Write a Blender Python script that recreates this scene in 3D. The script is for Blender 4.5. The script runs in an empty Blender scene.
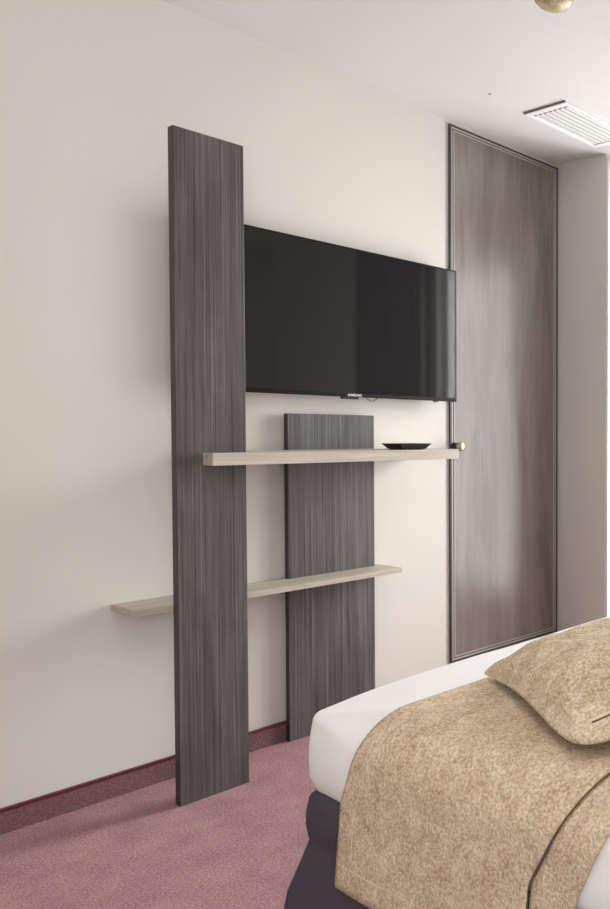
import bpy, bmesh, math, random
from mathutils import Vector, Matrix, noise
random.seed(7)
S = bpy.context.scene
C = S.collection

# ---------------------------------------------------------------- camera
AL, PI_, RO, F_PX, CX, D, H = 0.57136, -0.02705, 0.006316, 780.09, 702.94, 2.8169, 1.13343
fw = Vector((math.cos(AL)*math.cos(PI_), math.sin(AL)*math.cos(PI_), math.sin(PI_)))
rt = Vector((math.sin(AL), -math.cos(AL), 0)); up = rt.cross(fw)
r2 = rt*math.cos(RO)+up*math.sin(RO); u2 = -rt*math.sin(RO)+up*math.cos(RO)
cam = bpy.data.cameras.new('camera'); co = bpy.data.objects.new('camera', cam); C.objects.link(co)
m = Matrix((r2, u2, -fw)).transposed().to_4x4(); m.translation = Vector((0, -D, H))
co.matrix_world = m
cam.sensor_width = 36; cam.lens = F_PX/909*36; cam.shift_x = (305-CX)/909; cam.clip_start = .05
S.camera = co

# ---------------------------------------------------------------- world, light, exposure
w = bpy.data.worlds.new('world'); S.world = w; w.use_nodes = True
w.node_tree.nodes['Background'].inputs[0].default_value = (.9, .95, 1, 1)
w.node_tree.nodes['Background'].inputs[1].default_value = 1.0
S.view_settings.view_transform = 'Standard'; S.view_settings.look = 'None'
S.view_settings.gamma = 1; S.view_settings.use_curve_mapping = False
S.view_settings.exposure = 0.09

def area(name, loc, target, sx, sy, power, col, spread=math.pi):
    l = bpy.data.lights.new(name, 'AREA'); l.shape = 'RECTANGLE'; l.size = sx; l.size_y = sy
    l.energy = power; l.color = col; l.spread = spread
    o = bpy.data.objects.new(name, l); C.objects.link(o); o.location = loc
    d = Vector(target)-Vector(loc)
    o.rotation_euler = d.to_track_quat('-Z', 'Y').to_euler()
    return o
area('window_daylight', (3.46, -.96, 1.15), (0, -.96, 1.15), 1.0, 2.0, 33, (.99, .995, .99))
area('added_key_light', (4.8, -1.15, 1.75), (1.0, -.3, 1.1), 1.0, 2.2, 160, (1, 1, .97))  # added narrow lamp outdoors, evens the falloff and directs the shadows
area('back_fill_light', (-.55, -3.56, 1.45), (-.55, 0, 1.45), 1.3, 1.7, 44, (.98, .995, .985))  # added frontal fill from behind the camera
area('ceiling_fill_light', (.5, -2.3, 2.47), (.5, -2.3, 0), .9, .5, 10, (1, .99, .93))  # added overhead fill, no fixture there

# ---------------------------------------------------------------- materials
def mat(name):
    m = bpy.data.materials.new(name); m.use_nodes = True
    return m, m.node_tree, m.node_tree.nodes['Principled BSDF']
def plain(name, col, rough=.5, metal=0, spec=.5):
    m, t, b = mat(name)
    b.inputs['Base Color'].default_value = (*col, 1); b.inputs['Roughness'].default_value = rough
    b.inputs['Metallic'].default_value = metal; b.inputs['Specular IOR Level'].default_value = spec
    return m
def coords(t, scale):
    tc = t.nodes.new('ShaderNodeTexCoord'); mp = t.nodes.new('ShaderNodeMapping')
    mp.inputs['Scale'].default_value = scale
    t.links.new(tc.outputs['Object'], mp.inputs[0]); return mp.outputs[0]
def nz(t, vec, scale, detail=4, rough=.6, dist=0):
    n = t.nodes.new('ShaderNodeTexNoise'); n.inputs['Scale'].default_value = scale
    n.inputs['Detail'].default_value = detail; n.inputs['Roughness'].default_value = rough
    n.inputs['Distortion'].default_value = dist
    t.links.new(vec, n.inputs['Vector']); return n.outputs['Fac']
def ramp(t, fac, stops):
    r = t.nodes.new('ShaderNodeValToRGB'); e = r.color_ramp.elements
    e[0].position, e[1].position = stops[0][0], stops[-1][0]
    e[0].color, e[1].color = (*stops[0][1], 1), (*stops[-1][1], 1)
    for p, c in stops[1:-1]:
        k = e.new(p); k.color = (*c, 1)
    t.links.new(fac, r.inputs[0]); return r.outputs[0]
def mixc(t, a, b, fac, mode='MIX'):
    n = t.nodes.new('ShaderNodeMix'); n.data_type = 'RGBA'; n.blend_type = mode
    if isinstance(fac, (int, float)): n.inputs[0].default_value = fac
    else: t.links.new(fac, n.inputs[0])
    t.links.new(a, n.inputs[6]); t.links.new(b, n.inputs[7]); return n.outputs[2]
def bump(t, b, h, strength, dist):
    n = t.nodes.new('ShaderNodeBump'); n.inputs['Strength'].default_value = strength
    n.inputs['Distance'].default_value = dist
    t.links.new(h, n.inputs['Height']); t.links.new(n.outputs[0], b.inputs['Normal'])

def two_noise(name, s1, c1, s2, c2, f, rough, bs=0, bd=.001, sc=(1, 1, 1), bscale=None, dist=0, spec=.5):
    """two layers of noise, each through its own ramp, blended"""
    m, t, b = mat(name); v = coords(t, sc)
    n1 = nz(t, v, s1, 5, .65, dist); n2 = nz(t, v, s2, 4, .7)
    col = mixc(t, ramp(t, n1, c1), ramp(t, n2, c2), f)
    t.links.new(col, b.inputs['Base Color']); b.inputs['Roughness'].default_value = rough
    b.inputs['Specular IOR Level'].default_value = spec
    if bs: bump(t, b, nz(t, v, bscale or s2, 3, .6), bs, bd)
    return m
M = {}
M['wall'] = two_noise('wall_paint', 3, [(.3, (.645, .622, .576)), (.7, (.66, .637, .591))], 180, [(.3, (.635, .612, .566)), (.7, (.67, .647, .601))], .4, .75, .12, .0006, bscale=260)
M['ceiling'] = two_noise('ceiling_paint', 3, [(.3, (.685, .68, .67)), (.7, (.70, .695, .685))], 150, [(.3, (.68, .675, .665)), (.7, (.705, .70, .69))], .4, .8)
M['white_wall'] = plain('white_paint', (.82, .82, .81), .6)
M['carpet'] = two_noise('carpet', 9, [(.36, (.31, .165, .18)), (.64, (.47, .27, .285))], 170, [(.36, (.17, .08, .09)), (.5, (.39, .205, .22)), (.64, (.68, .46, .47))], .5, .97, .7, .004, bscale=650, spec=.1)
M['baseboard'] = two_noise('baseboard_carpet', 12, [(.3, (.16, .078, .086)), (.7, (.21, .105, .113))], 170, [(.36, (.06, .026, .03)), (.64, (.34, .20, .21))], .5, .97, .6, .003, bscale=650, spec=.1)
M['base_edge'] = plain('burgundy_edge_trim', (.10, .012, .022), .45)

def wood(name, dark, mid, light, streak, rough, cscale, knot=0.0, spec=.5, horizontal=False, lng=.006, mixf=.3, lo=.38, hi=.62):
    m, t, b = mat(name)
    sc = (1, 1, lng) if not horizontal else (lng, 1, 1)
    v = coords(t, sc)
    n1 = nz(t, v, streak, 6, .72, .15)
    v2 = coords(t, (1, 1, .16) if not horizontal else (.1, 1, 1))
    n2 = nz(t, v2, cscale, 5, .6, .6)
    fine = ramp(t, n1, [(lo, dark), (.48, mid), (.54, mid), (hi, light)])
    broad = ramp(t, n2, [(.36, dark), (.5, mid), (.64, light)])
    col = mixc(t, fine, broad, mixf)
    t.links.new(col, b.inputs['Base Color']); b.inputs['Roughness'].default_value = rough
    b.inputs['Specular IOR Level'].default_value = spec
    bump(t, b, n1, .25, .0008)
    return m
M['dark_wood'] = wood('dark_grey_oak', (.024, .020, .020), (.086, .077, .075), (.185, .170, .165), 230, .5, 16, mixf=.22, lo=.385, hi=.64)
M['shaded_edge'] = plain('shaded_panel_edge', (.035, .024, .022), .5)  # dark tone standing in for shade on the side turned from the window
M['door_wood'] = wood('taupe_door_veneer', (.165, .135, .118), (.215, .183, .163), (.28, .245, .225), 60, .22, 7, mixf=.65, lng=.04)
M['shelf_wood'] = wood('pale_greige_oak', (.40, .345, .285), (.50, .44, .37), (.60, .54, .47), 60, .5, 12, horizontal=True, lng=.035)
M['frame_dark'] = plain('door_trim_dark', (.05, .042, .038), .45)
M['frame_light'] = plain('door_trim_light', (.42, .39, .36), .4)
M['duvet'] = two_noise('white_linen', 6, [(.3, (.80, .79, .785)), (.7, (.84, .83, .825))], 300, [(.3, (.79, .78, .775)), (.7, (.85, .84, .835))], .4, .85, .2, .0008, bscale=400)
M['skirt'] = two_noise('dark_plum_cloth', 8, [(.3, (.042, .037, .052)), (.7, (.056, .050, .068))], 500, [(.3, (.036, .032, .045)), (.7, (.064, .057, .076))], .4, .8, .3, .001)
TAN1 = [(.36, (.43, .30, .19)), (.5, (.56, .425, .295)), (.64, (.70, .575, .43))]
TAN2 = [(.38, (.24, .155, .09)), (.5, (.55, .42, .29)), (.60, (.82, .71, .57))]
M['tan'] = two_noise('tan_tweed', 22, TAN1, 190, TAN2, .46, .9, .5, .003, dist=1.0, bscale=190)
M['tan2'] = two_noise('tan_tweed_cushion', 16, [(.36, (.42, .295, .185)), (.48, (.56, .43, .29)), (.62, (.76, .635, .475))], 180, TAN2, .5, .85, .35, .002, dist=1.2, bscale=240)
M['seam'] = plain('brown_seam', (.10, .060, .030), .8)
M['zip'] = plain('pale_zip', (.72, .61, .42), .5)
M['black'] = plain('black_plastic', (.012, .012, .013), .35)
M['bezel'] = plain('tv_bezel', (.005, .005, .005), .5, spec=.15)
M['screen'] = plain('tv_glass', (.016, .0155, .017), .05, spec=.95)
M['logo'] = plain('silver_letters', (.75, .75, .75), .3)
M['white_metal'] = plain('white_enamel', (.86, .86, .85), .35)
M['vent_back'] = plain('vent_backing', (.50, .49, .48), .7)
M['plug'] = plain('grey_plug', (.42, .40, .38), .6)
M['grey_gap'] = plain('vent_gap', (.12, .115, .11), .7)
M['brass'] = plain('aged_bronze', (.40, .31, .22), .38, .7)
M['gold'] = two_noise('gold_glass', 30, [(.35, (.16, .10, .045)), (.65, (.62, .50, .30))], 80, [(.3, (.35, .26, .13)), (.7, (.78, .70, .52))], .5, .25)
M['curtain'] = plain('taupe_curtain', (.20, .17, .145), .9)
M['headboard'] = plain('headboard_cloth', (.16, .14, .13), .85)
m, t, b = mat('window_glass')
for n in list(t.nodes):
    if n.type == 'BSDF_PRINCIPLED': t.nodes.remove(n)
tr = t.nodes.new('ShaderNodeBsdfTransparent'); gl = t.nodes.new('ShaderNodeBsdfGlossy'); gl.inputs['Roughness'].default_value = .02
mx = t.nodes.new('ShaderNodeMixShader'); mx.inputs[0].default_value = .06
t.links.new(tr.outputs[0], mx.inputs[1]); t.links.new(gl.outputs[0], mx.inputs[2])
t.links.new(mx.outputs[0], t.nodes['Material Output'].inputs[0]); M['glass'] = m

# ---------------------------------------------------------------- helpers
def obj(name, bm, material, parent=None, smooth=False, bevel=0, seg=2):
    me = bpy.data.meshes.new(name)
    bmesh.ops.recalc_face_normals(bm, faces=bm.faces)
    bm.to_mesh(me); bm.free()
    if smooth:
        for p in me.polygons: p.use_smooth = True
    o = bpy.data.objects.new(name, me); C.objects.link(o); me.materials.append(material)
    if parent: o.parent = parent
    if bevel:
        md = o.modifiers.new('bevel', 'BEVEL'); md.width = bevel; md.segments = seg; md.limit_method = 'ANGLE'
    return o
def box(bm, x0, x1, y0, y1, z0, z1):
    r = bmesh.ops.create_cube(bm, size=1)
    for v in r['verts']:
        v.co = Vector(((x0+x1)/2+v.co.x*(x1-x0), (y0+y1)/2+v.co.y*(y1-y0), (z0+z1)/2+v.co.z*(z1-z0)))
    return bm
def B(*a): return box(bmesh.new(), *a)
def prism(poly, z0, z1):
    bm = bmesh.new()
    f = bm.faces.new([bm.verts.new((x, y, z0)) for x, y in poly])
    g = bmesh.ops.extrude_face_region(bm, geom=[f])
    for v in [e for e in g['geom'] if isinstance(e, bmesh.types.BMVert)]: v.co.z = z1
    bmesh.ops.triangulate(bm, faces=[f for f in bm.faces if len(f.verts) > 4])
    return bm
def tube(bm, pts, r, n=8):
    rings = []
    for i, p in enumerate(pts):
        p = Vector(p); a = Vector(pts[max(i-1, 0)]); b2 = Vector(pts[min(i+1, len(pts)-1)])
        d = (b2-a).normalized(); s = d.orthogonal().normalized() if abs(d.z) > .95 else d.cross(Vector((0, 0, 1))).normalized()
        q = d.cross(s)
        rings.append([bm.verts.new(p+(s*math.cos(k*math.tau/n)+q*math.sin(k*math.tau/n))*r) for k in range(n)])
    for a, b2 in zip(rings, rings[1:]):
        for k in range(n): bm.faces.new((a[k], a[(k+1) % n], b2[(k+1) % n], b2[k]))
    bm.faces.new(rings[0]); bm.faces.new(rings[-1][::-1]); return bm
def lathe(bm, prof, org, axis='Z', n=24):
    rings = []
    for r, h in prof:
        ring = []
        for k in range(n):
            a = k*math.tau/n; c, s = r*math.cos(a), r*math.sin(a)
            v = (c, s, h) if axis == 'Z' else (c, h, s)
            ring.append(bm.verts.new(Vector(org)+Vector(v)))
        rings.append(ring)
    for a, b2 in zip(rings, rings[1:]):
        for k in range(n): bm.faces.new((a[k], a[(k+1) % n], b2[(k+1) % n], b2[k]))
    bm.faces.new(rings[0]); bm.faces.new(rings[-1]); return bm
def tag(o, label, cat, group=None):
    o['label'] = label; o['category'] = cat
    if group: o['group'] = group
    return o
def thing(name, label, cat, loc):
    o = bpy.data.objects.new(name, None); C.objects.link(o); o.location = loc; o.empty_display_size = .1
    return tag(o, label, cat)
def part(name, bm, material, parent, **k):
    o = obj(name, bm, material, None, **k); o.parent = parent
    off = Vector(parent.location) if parent.type == 'EMPTY' else Vector((0, 0, 0))
    if parent.type == 'EMPTY':
        o.data.transform(Matrix.Translation(-off))
    elif parent.parent:
        o.data.transform(Matrix.Translation(-Vector(parent.parent.location)))
    return o
def struct(name, bm, material, parent=None, **k):
    o = obj(name, bm, material, parent, **k); o['kind'] = 'structure'
    return o

# ---------------------------------------------------------------- the room
XL, XR, YB, ZC = -1.6, 3.3, -3.42, 2.5
WY0, WY1, WZ0, WZ1 = -1.50, -.42, .10, 2.25     # window opening in the right wall
struct('floor', B(XL-.1, XR+.3, YB-.1, .1, -.1, 0), M['carpet'])
struct('ceiling', B(XL-.1, XR+.3, YB-.1, .1, ZC, ZC+.1), M['ceiling'])
struct('wall_back', B(XL-.1, XR+.3, 0, .12, 0, ZC), M['wall'])
struct('wall_left', B(XL-.1, XL, YB, 0, 0, ZC), M['wall'])
bm = bmesh.new()                                   # wall behind the bed head, with an added, unseen opening for the fill light
box(bm, XL, -1.15, YB-.12, YB, 0, ZC); box(bm, .05, XR, YB-.12, YB, 0, ZC)
box(bm, -1.15, .05, YB-.12, YB, 0, .6); box(bm, -1.15, .05, YB-.12, YB, 2.3, ZC)
struct('wall_front', bm, M['wall'])
bm = bmesh.new()
box(bm, XR, XR+.14, YB, WY0, 0, ZC); box(bm, XR, XR+.14, WY1, 0, 0, ZC)
box(bm, XR, XR+.14, WY0, WY1, 0, WZ0); box(bm, XR, XR+.14, WY0, WY1, WZ1, ZC)
struct('wall_right', bm, M['wall'])
# short return wall beside the door
struct('wall_corner', B(2.985, XR, -.325, 0, 0, ZC), M['wall'])
struct('trim_1', B(2.990, XR, -.335, -.325, .0, 2.47), M['white_wall'])

def window(name, axis, a0, a1, c, z0, z1):
    def R(u0, u1, c0, c1, zz0, zz1):
        return (c0, c1, u0, u1, zz0, zz1) if axis == 'X' else (u0, u1, c0, c1, zz0, zz1)
    bm = bmesh.new(); t = .045
    box(bm, *R(a0, a0+t, c, c+.05, z0, z1)); box(bm, *R(a1-t, a1, c, c+.05, z0, z1))
    box(bm, *R(a0+t, a1-t, c, c+.05, z0, z0+t)); box(bm, *R(a0+t, a1-t, c, c+.05, z1-t, z1))
    mid = (a0+a1)/2; box(bm, *R(mid-.02, mid+.02, c+.005, c+.045, z0+t, z1-t))
    fr = struct(name, bm, M['white_metal'])
    g = obj('window_pane', B(*R(a0+t, a1-t, c+.02, c+.026, z0+t, z1-t)), M['glass'], fr)
window('window_1', 'X', WY0, WY1, XR+.05, WZ0, WZ1)
window('fill_window', 'Y', -1.15, .05, YB-.10, .6, 2.3)  # added, unseen window around the frontal fill lamp

# baseboard: carpet strip with a dark burgundy edge on top
HB = .071
for nm, x0, x1 in (('baseboard_back', XL, 2.985),):
    o = struct(nm, B(x0, x1, -.012, 0, 0, HB-.008), M['baseboard'])
    obj('top_edge', B(x0, x1, -.0135, 0, HB-.008, HB), M['base_edge'], o)

# ---------------------------------------------------------------- the door
DX0, DX1, DZ0, DZ1 = 2.299, 2.978, .1015, 2.483
def ring(x0, x1, z0, z1, wd, y0, y1):
    bm = bmesh.new()
    box(bm, x0, x0+wd, y0, y1, z0, z1); box(bm, x1-wd, x1, y0, y1, z0, z1)
    box(bm, x0+wd, x1-wd, y0, y1, z0, z0+wd); box(bm, x0+wd, x1-wd, y0, y1, z1-wd, z1)
    return bm
door = struct('door_1', B(DX0+.024, DX1-.024, -.004, 0, DZ0+.024, DZ1-.024), M['door_wood'])
off = 0
for nm, wd, y, ml in (('outer_frame', .009, -.010, 'frame_dark'), ('frame_strip', .007, -.009, 'frame_light'),
                      ('inner_frame', .006, -.006, 'frame_dark'), ('frame_bead', .005, -.009, 'frame_light')):
    obj(nm, ring(DX0+off, DX1-off, DZ0+off, DZ1-off, wd, y, 0), M[ml], door)
    off += wd-.0002
KX = 2.322
kb = obj('door_knob', lathe(bmesh.new(), [(.001, -.060), (.016, -.059), (.021, -.054), (.021, -.046), (.015, -.040), (.008, -.036)], (KX, 0, 1.068), 'Y', 20), M['brass'], door, smooth=True)
obj('knob_stem', lathe(bmesh.new(), [(.009, -.037), (.009, -.018), (.018, -.014), (.018, -.004)], (KX, 0, 1.068), 'Y', 20), M['black'], kb, smooth=True)

# ---------------------------------------------------------------- panels and shelves
TX0, TX1, TY0, TY1 = 1.103, 1.3032, -.2487, -.2187
tall = tag(obj('decorative_panel', B(TX0, TX1, TY0, TY1, 0, 2.030), M['dark_wood'], bevel=.0012),
    'tall narrow dark grey wood panel standing on the carpet, in front of the television', 'panel', 'dark wood panels')
SX0, SX1, SY0, SY1 = 1.556, 1.904, -.036, -.0140
short = tag(obj('decorative_panel', B(SX0, SX1, SY0, SY1, 0, 1.196), M['dark_wood'], bevel=.0012),
    'shorter wider dark grey wood panel against the wall below the television, behind both shelves', 'panel', 'dark wood panels')
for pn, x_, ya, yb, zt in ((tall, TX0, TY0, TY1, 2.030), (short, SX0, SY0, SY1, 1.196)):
    eb = obj('edge_shade', B(x_-.0010, x_-.0001, ya+.0008, yb-.0008, .001, zt-.0012), M['shaded_edge'], pn)  # thin strip that paints the shade of the panel's left face
    eb['label'] = 'left edge with its shade painted dark brown'
g = .0015
UZ = 1.0645
up_poly = [(1.174, -.3124), (2.092, -.3124), (2.092, 0), (SX1+g, 0), (SX1+g, SY0-g), (SX0-g, SY0-g), (SX0-g, 0),
           (1.262, 0), (1.262, TY1+g), (TX1+g, TY1+g), (TX1+g, TY0-g), (1.174, TY0-g)]
tag(obj('wall_shelf', prism(up_poly, UZ-.038, UZ), M['shelf_wood'], bevel=.001),
    'upper pale greige wood shelf just below the television, passing in front of the tall panel', 'shelf', 'pale wooden wall shelves')
LZ = .5968
lo_poly = [(1.022, -.168), (1.934, -.168), (1.934, 0), (SX1+g, 0), (SX1+g, SY0-g), (SX0-g, SY0-g), (SX0-g, 0), (1.022, 0)]
tag(obj('wall_shelf', prism(lo_poly, LZ-.018, LZ), M['shelf_wood'], bevel=.001),
    'lower thin pale greige wood shelf near the bed, passing behind the tall panel', 'shelf', 'pale wooden wall shelves')

# ---------------------------------------------------------------- television
VX0, VX1, VY, VZ0, VZ1 = 1.3074, 2.2768, -.0801, 1.2644, 1.8293
tv = thing('television', 'large black flat screen television mounted on the wall above the shelves', 'television', ((VX0+VX1)/2, 0, VZ0))
part('casing', B(VX0, VX1, VY, VY+.022, VZ0, VZ1), M['bezel'], tv, bevel=.003, seg=3)
part('rear_housing', B(VX0+.12, VX1-.12, VY+.022, -.028, VZ0+.02, VZ1-.12), M['black'], tv, bevel=.01)
part('screen', B(VX0+.007, VX1-.007, VY-.0012, VY+.004, VZ0+.014, VZ1-.007), M['screen'], tv)
part('wall_bracket', B(1.70, 1.90, -.028, 0, VZ0+.15, VZ0+.38), M['black'], tv)
part('sensor_box', B(1.745, 1.812, VY+.002, VY+.020, VZ0-.0085, VZ0+.001), M['black'], tv, bevel=.002)
bm = bmesh.new()
part('foot_socket', box(bm, 2.165, 2.185, VY+.006, VY+.018, VZ0-.006, VZ0+.001), M['grey_gap'], tv, bevel=.002)
part('foot_socket', B(1.362, 1.385, VY+.006, VY+.018, VZ0-.006, VZ0+.001), M['grey_gap'], tv, bevel=.002)
bm = bmesh.new()
tube(bm, [(1.848+.054*k/10, VY+.015, VZ0+.001-.014*math.sin(math.pi*k/10)) for k in range(11)], .0016, 6)
part('cable_loop', bm, M['black'], tv, smooth=True)
cu = bpy.data.curves.new('logo', 'FONT'); cu.body = 'SAMSUNG'; cu.size = .0125; cu.extrude = .0004; cu.align_x = 'CENTER'; cu.offset = .0003
to = bpy.data.objects.new('tmp', cu); C.objects.link(to); bpy.context.view_layer.update()
me = bpy.data.meshes.new_from_object(to.evaluated_get(bpy.context.evaluated_depsgraph_get()))
bpy.data.objects.remove(to)
me.transform(Matrix.Rotation(math.pi/2, 4, 'X')); me.transform(Matrix.Translation(Vector(((VX0+VX1)/2, VY-.0012, VZ0+.0025))-tv.location))
lo = bpy.data.objects.new('logo', me); C.objects.link(lo); me.materials.append(M['logo']); lo.parent = tv
lo['label'] = 'small silver maker lettering'

# ---------------------------------------------------------------- tray on the upper shelf
def tray():
    cx_, cy_, z0 = 1.901, -.245, UZ
    ty = thing('shallow_tray', 'small shallow black tray with flared rim on the right end of upper shelf', 'tray', (cx_, cy_, z0))
    bm = bmesh.new()
    prof = [(-.030, .003), (0, .003), (.018, .0205), (.020, .0205), (.003, .000), (-.030, .0)]
    rings = []
    for o_, z in prof:
        hx, hy = .0495+o_, .040+o_
        if o_ < -.02: hx, hy = .03, .02
        rings.append([bm.verts.new((cx_+sx*hx, cy_+sy*hy, z0+.003+z)) for sx, sy in ((-1, -1), (1, -1), (1, 1), (-1, 1))])
    for a, b2 in zip(rings, rings[1:]):
        for k in range(4): bm.faces.new((a[k], a[(k+1) % 4], b2[(k+1) % 4], b2[k]))
    bm.faces.new(rings[0]); bm.faces.new(rings[-1])
    part('tray_body', bm, M['black'], ty, bevel=.0008)
    for sx in (-1, 1):
        part('foot', B(cx_+sx*.040-.010, cx_+sx*.040+.010, cy_-.035, cy_+.035, z0, z0+.0035), M['black'], ty)
tray()

# ---------------------------------------------------------------- bed
BX0, BX1, BY0, BY1 = .868, 2.33, -3.30, -1.322   # outer faces of the linen
ZT, ZH = .588, .404
bed = thing('bed', 'wide bed with dark plum skirt around its base, standing on pink carpet', 'bed', ((BX0+BX1)/2, (BY0+BY1)/2, 0))
part('bed_base', B(BX0+.05, BX1-.05, BY0+.05, BY1-.05, .02, .33), M['skirt'], bed)
part('headboard', B(BX0-.02, BX1+.02, BY0-.09, BY0-.01, 0, 1.15), M['headboard'], bed, bevel=.015, seg=3)
# skirt: a closed cloth loop, flaring towards the floor, with soft folds and a corner pleat
def skirt():
    bm = bmesh.new()
    cr = .03
    def loop_pts(off):
        x0, x1, y0, y1 = BX0+.012-off, BX1-.012+off, BY0+.02-off*.2, BY1-.012+off
        pts = []
        def seg(a, b2, n):
            for k in range(n): pts.append((a[0]+(b2[0]-a[0])*k/n, a[1]+(b2[1]-a[1])*k/n))
        def arc(cx_, cy_, a0, n=8):
            for k in range(n):
                a = a0-math.pi/2*k/n; pts.append((cx_+cr*math.cos(a), cy_+cr*math.sin(a)))
        seg((x0, y0+cr), (x0, y1-cr), 70); arc(x0+cr, y1-cr, math.pi)
        seg((x0+cr, y1), (x1-cr, y1), 50); arc(x1-cr, y1-cr, math.pi/2)
        seg((x1, y1-cr), (x1, y0+cr), 60); arc(x1-cr, y0+cr, 0)
        seg((x1-cr, y0), (x0+cr, y0), 40); arc(x0+cr, y0+cr, -math.pi/2)
        return pts
    hs = [.425, .405, .38, .355, .335, .320, .305, .28, .25, .22, .19, .15, .11, .07, .03, .004]
    rings = []
    for z in hs:
        if z > .41: off = -.012
        elif z > .32: off = .014+.005*math.sin((.405-z)/.085*math.pi)
        else: off = .014+.026*min(1, (.32-z)/.11)+.014*((.32-z)/.32)
        ring_ = []
        for i, (x, y) in enumerate(loop_pts(off)):
            k = max(0, (.33-z)/.33)
            n = noise.noise(Vector((x*3.2, y*3.2, z*.9)))*.020*k+noise.noise(Vector((x*11, y*11, z*2)))*.007*k
            d = Vector((x-(BX0+BX1)/2, y-(BY0+BY1)/2, 0)).normalized()
            ring_.append(bm.verts.new((x+d.x*n, y+d.y*n, z)))
        rings.append(ring_)
    n = len(rings[0])
    for a, b2 in zip(rings, rings[1:]):
        for k in range(n): bm.faces.new((a[k], a[(k+1) % n], b2[(k+1) % n], b2[k]))
    o = part('bed_skirt', bm, M['skirt'], bed, smooth=True)
    md = o.modifiers.new('thick', 'SOLIDIFY'); md.thickness = .003; md.offset = 1
skirt()

# mattress under tight white linen: rings from the hem up, then inwards over the top
def mattress():
    bm = bmesh.new(); rc = .030
    x0, x1, y0, y1 = BX0, BX1, BY0, BY1
    base = []      # (point, outward normal, inward target)
    def seg(a, b2, n, nrm):
        for k in range(n): base.append(((a[0]+(b2[0]-a[0])*k/n, a[1]+(b2[1]-a[1])*k/n), nrm))
    def arc(cx_, cy_, a0, n=5):
        for k in range(n):
            a = a0-math.pi/2*k/n; base.append(((cx_+rc*math.cos(a), cy_+rc*math.sin(a)), (math.cos(a), math.sin(a))))
    seg((x0, y0+rc), (x0, y1-rc), 110, (-1, 0)); arc(x0+rc, y1-rc, math.pi)
    seg((x0+rc, y1), (x1-rc, y1), 70, (0, 1)); arc(x1-rc, y1-rc, math.pi/2)
    seg((x1, y1-rc), (x1, y0+rc), 80, (1, 0)); arc(x1-rc, y0+rc, 0)
    seg((x1-rc, y0), (x0+rc, y0), 50, (0, -1)); arc(x0+rc, y0+rc, -math.pi/2)
    def Rad(x, y):
        s_ = min(1, max(0, (y1-.02-y)/.17)); s_ = s_*s_*(3-2*s_)
        return .018+.067*s_
    cxm = (x0+x1)/2; ymid0, ymid1 = y0+.6, y1-.6
    def place(p, n, t, k):
        R_ = Rad(*p)
        corner = math.exp(-((p[0]-x0)**2+(p[1]-y1)**2)/.010)
        zh = ZH+.014*corner+noise.noise(Vector((p[0]*6, p[1]*6, 0)))*.004
        if t < 0:                       # vertical wall, t from -1 to 0
            f = -t; z = (ZT-R_)+(zh-(ZT-R_))*f
            ins = -.006*math.sin(f*math.pi)+.010*max(0, f-.8)/.2
        elif t <= 1:
            a = t*math.pi/2; ins = R_*(1-math.cos(a)); z = ZT-R_+R_*math.sin(a)
        else: ins = R_; z = ZT
        q = Vector((p[0]-n[0]*ins, p[1]-n[1]*ins, z))
        if t > 1:
            s_ = t-1
            tgt = Vector((cxm, min(ymid1, max(ymid0, q.y)), z))
            q = q.lerp(tgt, s_*.98)
        w_ = noise.noise(q*4)*.004+noise.noise(q*12)*.0013
        mm = min(1, max(0, t))
        q += Vector((n[0], n[1], 0))*w_*(1-mm); q.z += w_*.7*mm
        cq = math.exp(-((q.x-x0)**2+(q.y-y1)**2)/.016)
        q.z -= .014*cq*(1 if t > 0 else max(0, 1+t*1.5))
        return q
    ts = [-1-1e-9, -.97, -.9, -.8, -.65, -.5, -.35, -.2, -.1, 0]+[k/8 for k in range(1, 9)]+[1+k/24 for k in range(1, 25)]
    rings = [[bm.verts.new(place(p, n, t, k)) for p, n in base] for k, t in enumerate(ts)]
    n = len(base)
    under = [bm.verts.new((v.co.x+( .05 if v.co.x < cxm else -.05), v.co.y, ZH-.004)) for v in rings[0]]
    for a, b2 in zip([under]+rings, rings):
        for k in range(n):
            bm.faces.new((a[k], a[(k+1) % n], b2[(k+1) % n], b2[k]))
    part('mattress', bm, M['duvet'], bed, smooth=True)['label'] = 'mattress under tight white linen'
mattress()

# runner
RY0, RY1, RS = -2.120, -1.520, -2.040
def runner_profile(off, zl):
    pts = []; R = .090+off
    zl2 = zl
    n = 16
    x0, x1 = BX0-off, BX1+off; zt = ZT+off
    for k in range(n): pts.append((x0, zl2+(zt-R-zl2)*k/n))
    for k in range(13):
        a = math.pi-math.pi/2*k/12; pts.append((x0+R+R*math.cos(a), zt-R+R*math.sin(a)))
    for k in range(1, 50): pts.append((x0+R+(x1-x0-2*R)*k/50, zt))
    for k in range(13):
        a = math.pi/2-math.pi/2*k/12; pts.append((x1-R+R*math.cos(a), zt-R+R*math.sin(a)))
    for k in range(1, n+1): pts.append((x1, zt-R-(zt-R-zl2)*k/n))
    return pts
def rpoint(x, z, y, off, zl):
    cx_ = (BX0+BX1)/2
    nn = noise.noise(Vector((x*4+9, y*4, z*3)))*.005
    hang = max(0, (ZT-.09-z)/.3)
    wv = noise.noise(Vector((y*6, z*1.5, 4)))*.012*hang
    if z > ZT-.03: z += abs(nn)*.6
    else: x += (-1 if x < cx_ else 1)*(abs(nn)+abs(wv)*.6+.024*hang)
    y += (.050+.035*math.exp(-((y-RS)/.12)**2))*min(1, max(0, (ZT+.01-z)/.16))*(1 if x < cx_ else 0)
    return (x, y, z)
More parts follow.
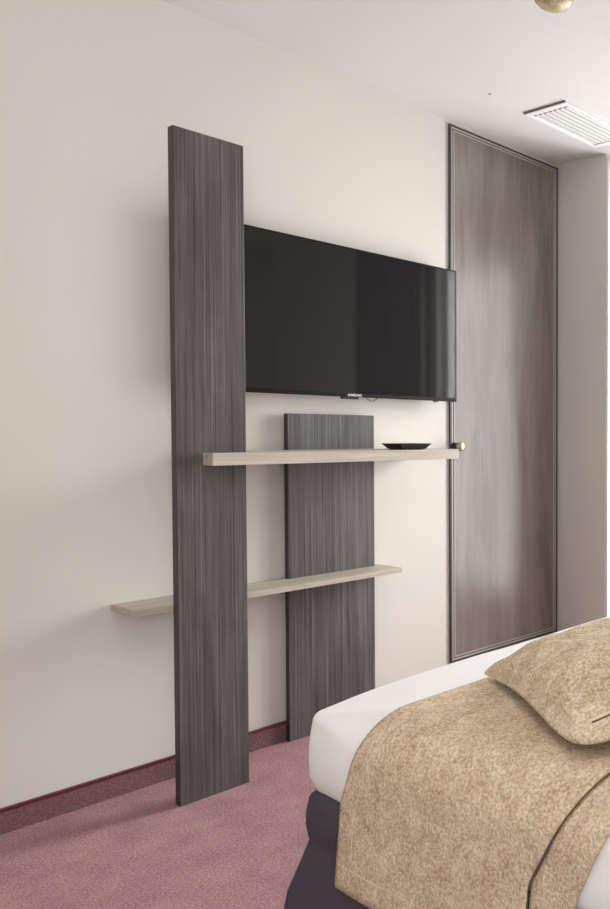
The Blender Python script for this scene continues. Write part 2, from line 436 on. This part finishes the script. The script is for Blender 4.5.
def cloth_strip(name, y0, y1, off, zl, ny, material, thick, parent=None, hem=0):
    bm = bmesh.new(); P = runner_profile(off, zl)
    vs = []
    for j in range(ny+1):
        y = y0+(y1-y0)*j/ny
        vs.append([bm.verts.new(rpoint(x, z, y, off, zl)) for x, z in P])
    for j in range(ny):
        for i in range(len(P)-1): bm.faces.new((vs[j][i], vs[j][i+1], vs[j+1][i+1], vs[j+1][i]))
    o = obj(name, bm, material, parent, smooth=True)
    md = o.modifiers.new('thick', 'SOLIDIFY'); md.thickness = thick; md.offset = 1
    return o
run = cloth_strip('bed_runner', RS, RY1, .009, .284, 60, M['tan'], .005)
tag(run, 'mottled tan tweed runner laid across the foot of the bed, hanging down its side', 'bed runner')
bd = cloth_strip('border', RY0, RS-.002, .0045, .282, 10, M['tan'], .004, run)
bm = bmesh.new(); P = runner_profile(.0125, .285)
tube(bm, [rpoint(x, z, RS-.0015, .0125, .285) for x, z in P], .0009, 6)
obj('seam', bm, M['seam'], run, smooth=True)
bm = bmesh.new(); P = runner_profile(.0138, .287)
tube(bm, [rpoint(x, z, RY1-.045, .0138, .287) for x, z in P], .0006, 5)
tube(bm, [rpoint(P[0][0], .328, RS+.01+(RY1-RS-.012)*k/30, .0138, .287) for k in range(31)], .0006, 5)
obj('stitching', bm, M['zip'], run, smooth=True)

# ---------------------------------------------------------------- cushion
def cushion():
    Lp = Vector((1.146, -1.525, 0)); Np = Vector((.955, -1.955, 0)); z0 = ZT+.018
    e1 = (Np-Lp).normalized(); e2 = Vector((-e1.y, e1.x, 0)); hw = (Np-Lp).length/2/1.06
    ctr = (Lp+Np)/2+e2*hw*1.06
    t = thing('cushion', 'square mottled tan cushion lying on the tan runner near the right edge of view', 'cushion', (ctr.x, ctr.y, z0))
    t.rotation_euler = (0, 0, 0)
    n = 48
    bm = bmesh.new()
    def edge(a, b2):
        # a, b in [-1,1]; sides bow inwards, corners stretch out
        k = .035
        x = a*(1-k*(1-b2*b2)); y = b2*(1-k*(1-a*a)); return x*1.06, y*1.06
    def P(a, b2, s):
        x, y = edge(a, b2)
        h = (max(0, 1-a*a)**(.32 if a < 0 else .42)*max(0, 1-b2*b2)**.36) if s > 0 else (max(0, 1-a*a)*max(0, 1-b2*b2))**.30
        pos = ctr+e1*(x*hw)+e2*(y*hw)
        seamz = .046+.018*math.exp(-((a-1)/.35)**2)-.038*math.exp(-((a+1)**2+(b2+1)**2)/.45)-.018*math.exp(-((a-1)**2+(b2+1)**2)/.12)   # mid plane; left tip droops onto the runner
        rip = noise.noise(Vector((a*2.2, b2*2.2, s*3)))*.012+noise.noise(Vector((a*4.5, b2*4.5, s*5)))*.008
        # creases running out of the corners
        for (ca, cb) in ((-1, -1), (1, -1), (1, 1), (-1, 1)):
            da, db = a-ca, b2-cb; rr = math.hypot(da, db); ang = math.atan2(db, da)
            rip += .006*math.sin(ang*11)*math.exp(-rr*2.2)*min(1, rr*4)
        if s > 0: z = seamz+h*(.086-.020*math.exp(-((a-1)/.5)**2))+rip*min(1, h*3)
        else: z = seamz-h*(.056+.03*math.exp(-((a-1)/.5)**2))*(1-math.exp(-((a+1)**2+(b2+1)**2)/.5))
        z = max(z, .0)
        out = (.036+.022*max(0, a)-.033*math.exp(-((a+1)**2+(b2+1)**2)/.6))*(math.sin(min(1, h*1.3)*math.pi)) if s < 0 else 0
        o2 = e1*(out*a**5)+e2*(out*b2**5*(.45 if b2 < 0 else 1))
        return Vector((pos.x-ctr.x+o2.x, pos.y-ctr.y+o2.y, z))
    for s in (1, -1):
        vs = [[bm.verts.new(P(-math.cos(math.pi*i/n), -math.cos(math.pi*j/n), s)) for j in range(n+1)] for i in range(n+1)]
        for i in range(n):
            for j in range(n): bm.faces.new((vs[i][j], vs[i+1][j], vs[i+1][j+1], vs[i][j+1]))
    bmesh.ops.remove_doubles(bm, verts=bm.verts, dist=.0002)
    o = obj('cushion_cover', bm, M['tan2'], t, smooth=True)
    zp = [P(1, -.90+1.7*k/24, 1)+e1*.005+Vector((0, 0, .002)) for k in range(25)]
    bm = bmesh.new(); tube(bm, zp, .0030, 6)
    bs = bmesh.new(); tube(bs, [q+e1*.001+Vector((0, 0, -.0035)) for q in zp], .0018, 6)
    obj('zip_seam', bs, M['seam'], t, smooth=True)
    z = obj('zip', bm, M['zip'], t, smooth=True); z['label'] = 'pale zip along one seam'
    bm = bmesh.new(); p0 = zp[0]+e1*.003
    box(bm, p0.x-.004, p0.x+.004, p0.y-.003, p0.y+.003, p0.z-.010, p0.z+.003)
    obj('zip_puller', bm, M['zip'], z, bevel=.001)
cushion()

# ---------------------------------------------------------------- ceiling vent
def vent():
    x0, x1, y0, y1 = 2.420, 2.885, -.575, -.338
    t = thing('ceiling_vent', 'white rectangular slatted air vent in the ceiling near the door', 'vent', ((x0+x1)/2, (y0+y1)/2, ZC))
    part('housing', B(x0+.012, x1-.004, y0+.006, y1-.006, ZC-.003, ZC), M['vent_back'], t)
    bm = bmesh.new(); zf = ZC-.008
    box(bm, x0+.004, x0+.034, y0, y1, zf, ZC); box(bm, x1-.03, x1, y0, y1, zf, ZC)
    box(bm, x0+.034, x1-.03, y0, y0+.018, zf, ZC); box(bm, x0+.034, x1-.03, y1-.018, y1, zf, ZC)
    part('frame', bm, M['white_metal'], t, bevel=.002)
    part('shadow_gap', B(x0-.002, x0+.004, y0, y1, ZC-.006, ZC), M['grey_gap'], t)
    bm = bmesh.new()
    for k in range(7):
        yc = y0+.018+(y1-y0-.036)*(k+.5)/7; box(bm, x0+.034, x0+.041, yc-.006, yc+.006, zf-.0004, zf+.004)
    part('slot_row', bm, M['grey_gap'], t)
    n = 7; yy0, yy1 = y0+.018, y1-.018
    for k in range(n):
        yc = yy0+(yy1-yy0)*(k+.5)/n; h = (yy1-yy0)/n*.42
        bm = bmesh.new()
        vs = [(x, yc+sy*h+tz*.003, zf+.001+tz*.008) for x in (x0+.040, x1-.034) for sy, tz in ((-1, 0), (1, .45), (1, .8), (-1, .35))]
        v = [bm.verts.new(q) for q in vs]
        for a in range(4): bm.faces.new((v[a], v[(a+1) % 4], v[4+(a+1) % 4], v[4+a]))
        bm.faces.new(v[:4]); bm.faces.new(v[4:])
        part('slat', bm, M['white_metal'], t)
vent()

# ceiling lamp with a gold glass bowl
def lamp():
    c = (1.80, -1.10, ZC)
    t = thing('ceiling_lamp', 'small round gold and amber ceiling lamp cut off by the top edge', 'lamp', c)
    part('base', lathe(bmesh.new(), [(.072, 0), (.072, -.008), (.065, -.014), (.02, -.014)], c, n=32), M['brass'], t, smooth=True)
    bm = lathe(bmesh.new(), [(.062, -.014)]+[(.066*math.cos(a*math.pi/2/8), -.016-.046*math.sin(a*math.pi/2/8)) for a in range(8)]+[(.004, -.062)], c, n=16)
    part('glass_bowl', bm, M['gold'], t)
lamp()
tag(obj('ceiling_plug', lathe(bmesh.new(), [(.006, 0), (.006, -.003), (.003, -.004)], (2.215, -.358, ZC), n=12), M['plug']),
    'tiny grey round plug in the ceiling left of the white vent', 'ceiling plug')

# curtain drawn beside the window
def curtain(y0, y1, label):
    bm = bmesh.new(); n = 80; vs = []
    for k in range(n+1):
        y = y0+(y1-y0)*k/n
        x = XR-.075+.028*math.sin(k*.85)+.006*math.sin(k*2.1)
        vs.append([bm.verts.new((x, y, z)) for z in (.02, .8, 1.6, 2.42)])
    for a, b2 in zip(vs, vs[1:]):
        for k in range(3): bm.faces.new((a[k], b2[k], b2[k+1], a[k+1]))
    o = obj('curtain', bm, M['curtain'], smooth=True)
    md = o.modifiers.new('thick', 'SOLIDIFY'); md.thickness = .003
    tag(o, label, 'curtain', 'window curtains')
curtain(-2.25, -1.52, 'taupe pleated curtain hanging beside the tall window, on the bed head side')
bm = tube(bmesh.new(), [(XR-.075, -2.4, 2.44), (XR-.075, -.35, 2.44)], .010, 10)
tag(obj('curtain_rail', bm, M['frame_dark'], smooth=True), 'dark curtain rail above the window', 'curtain rail')
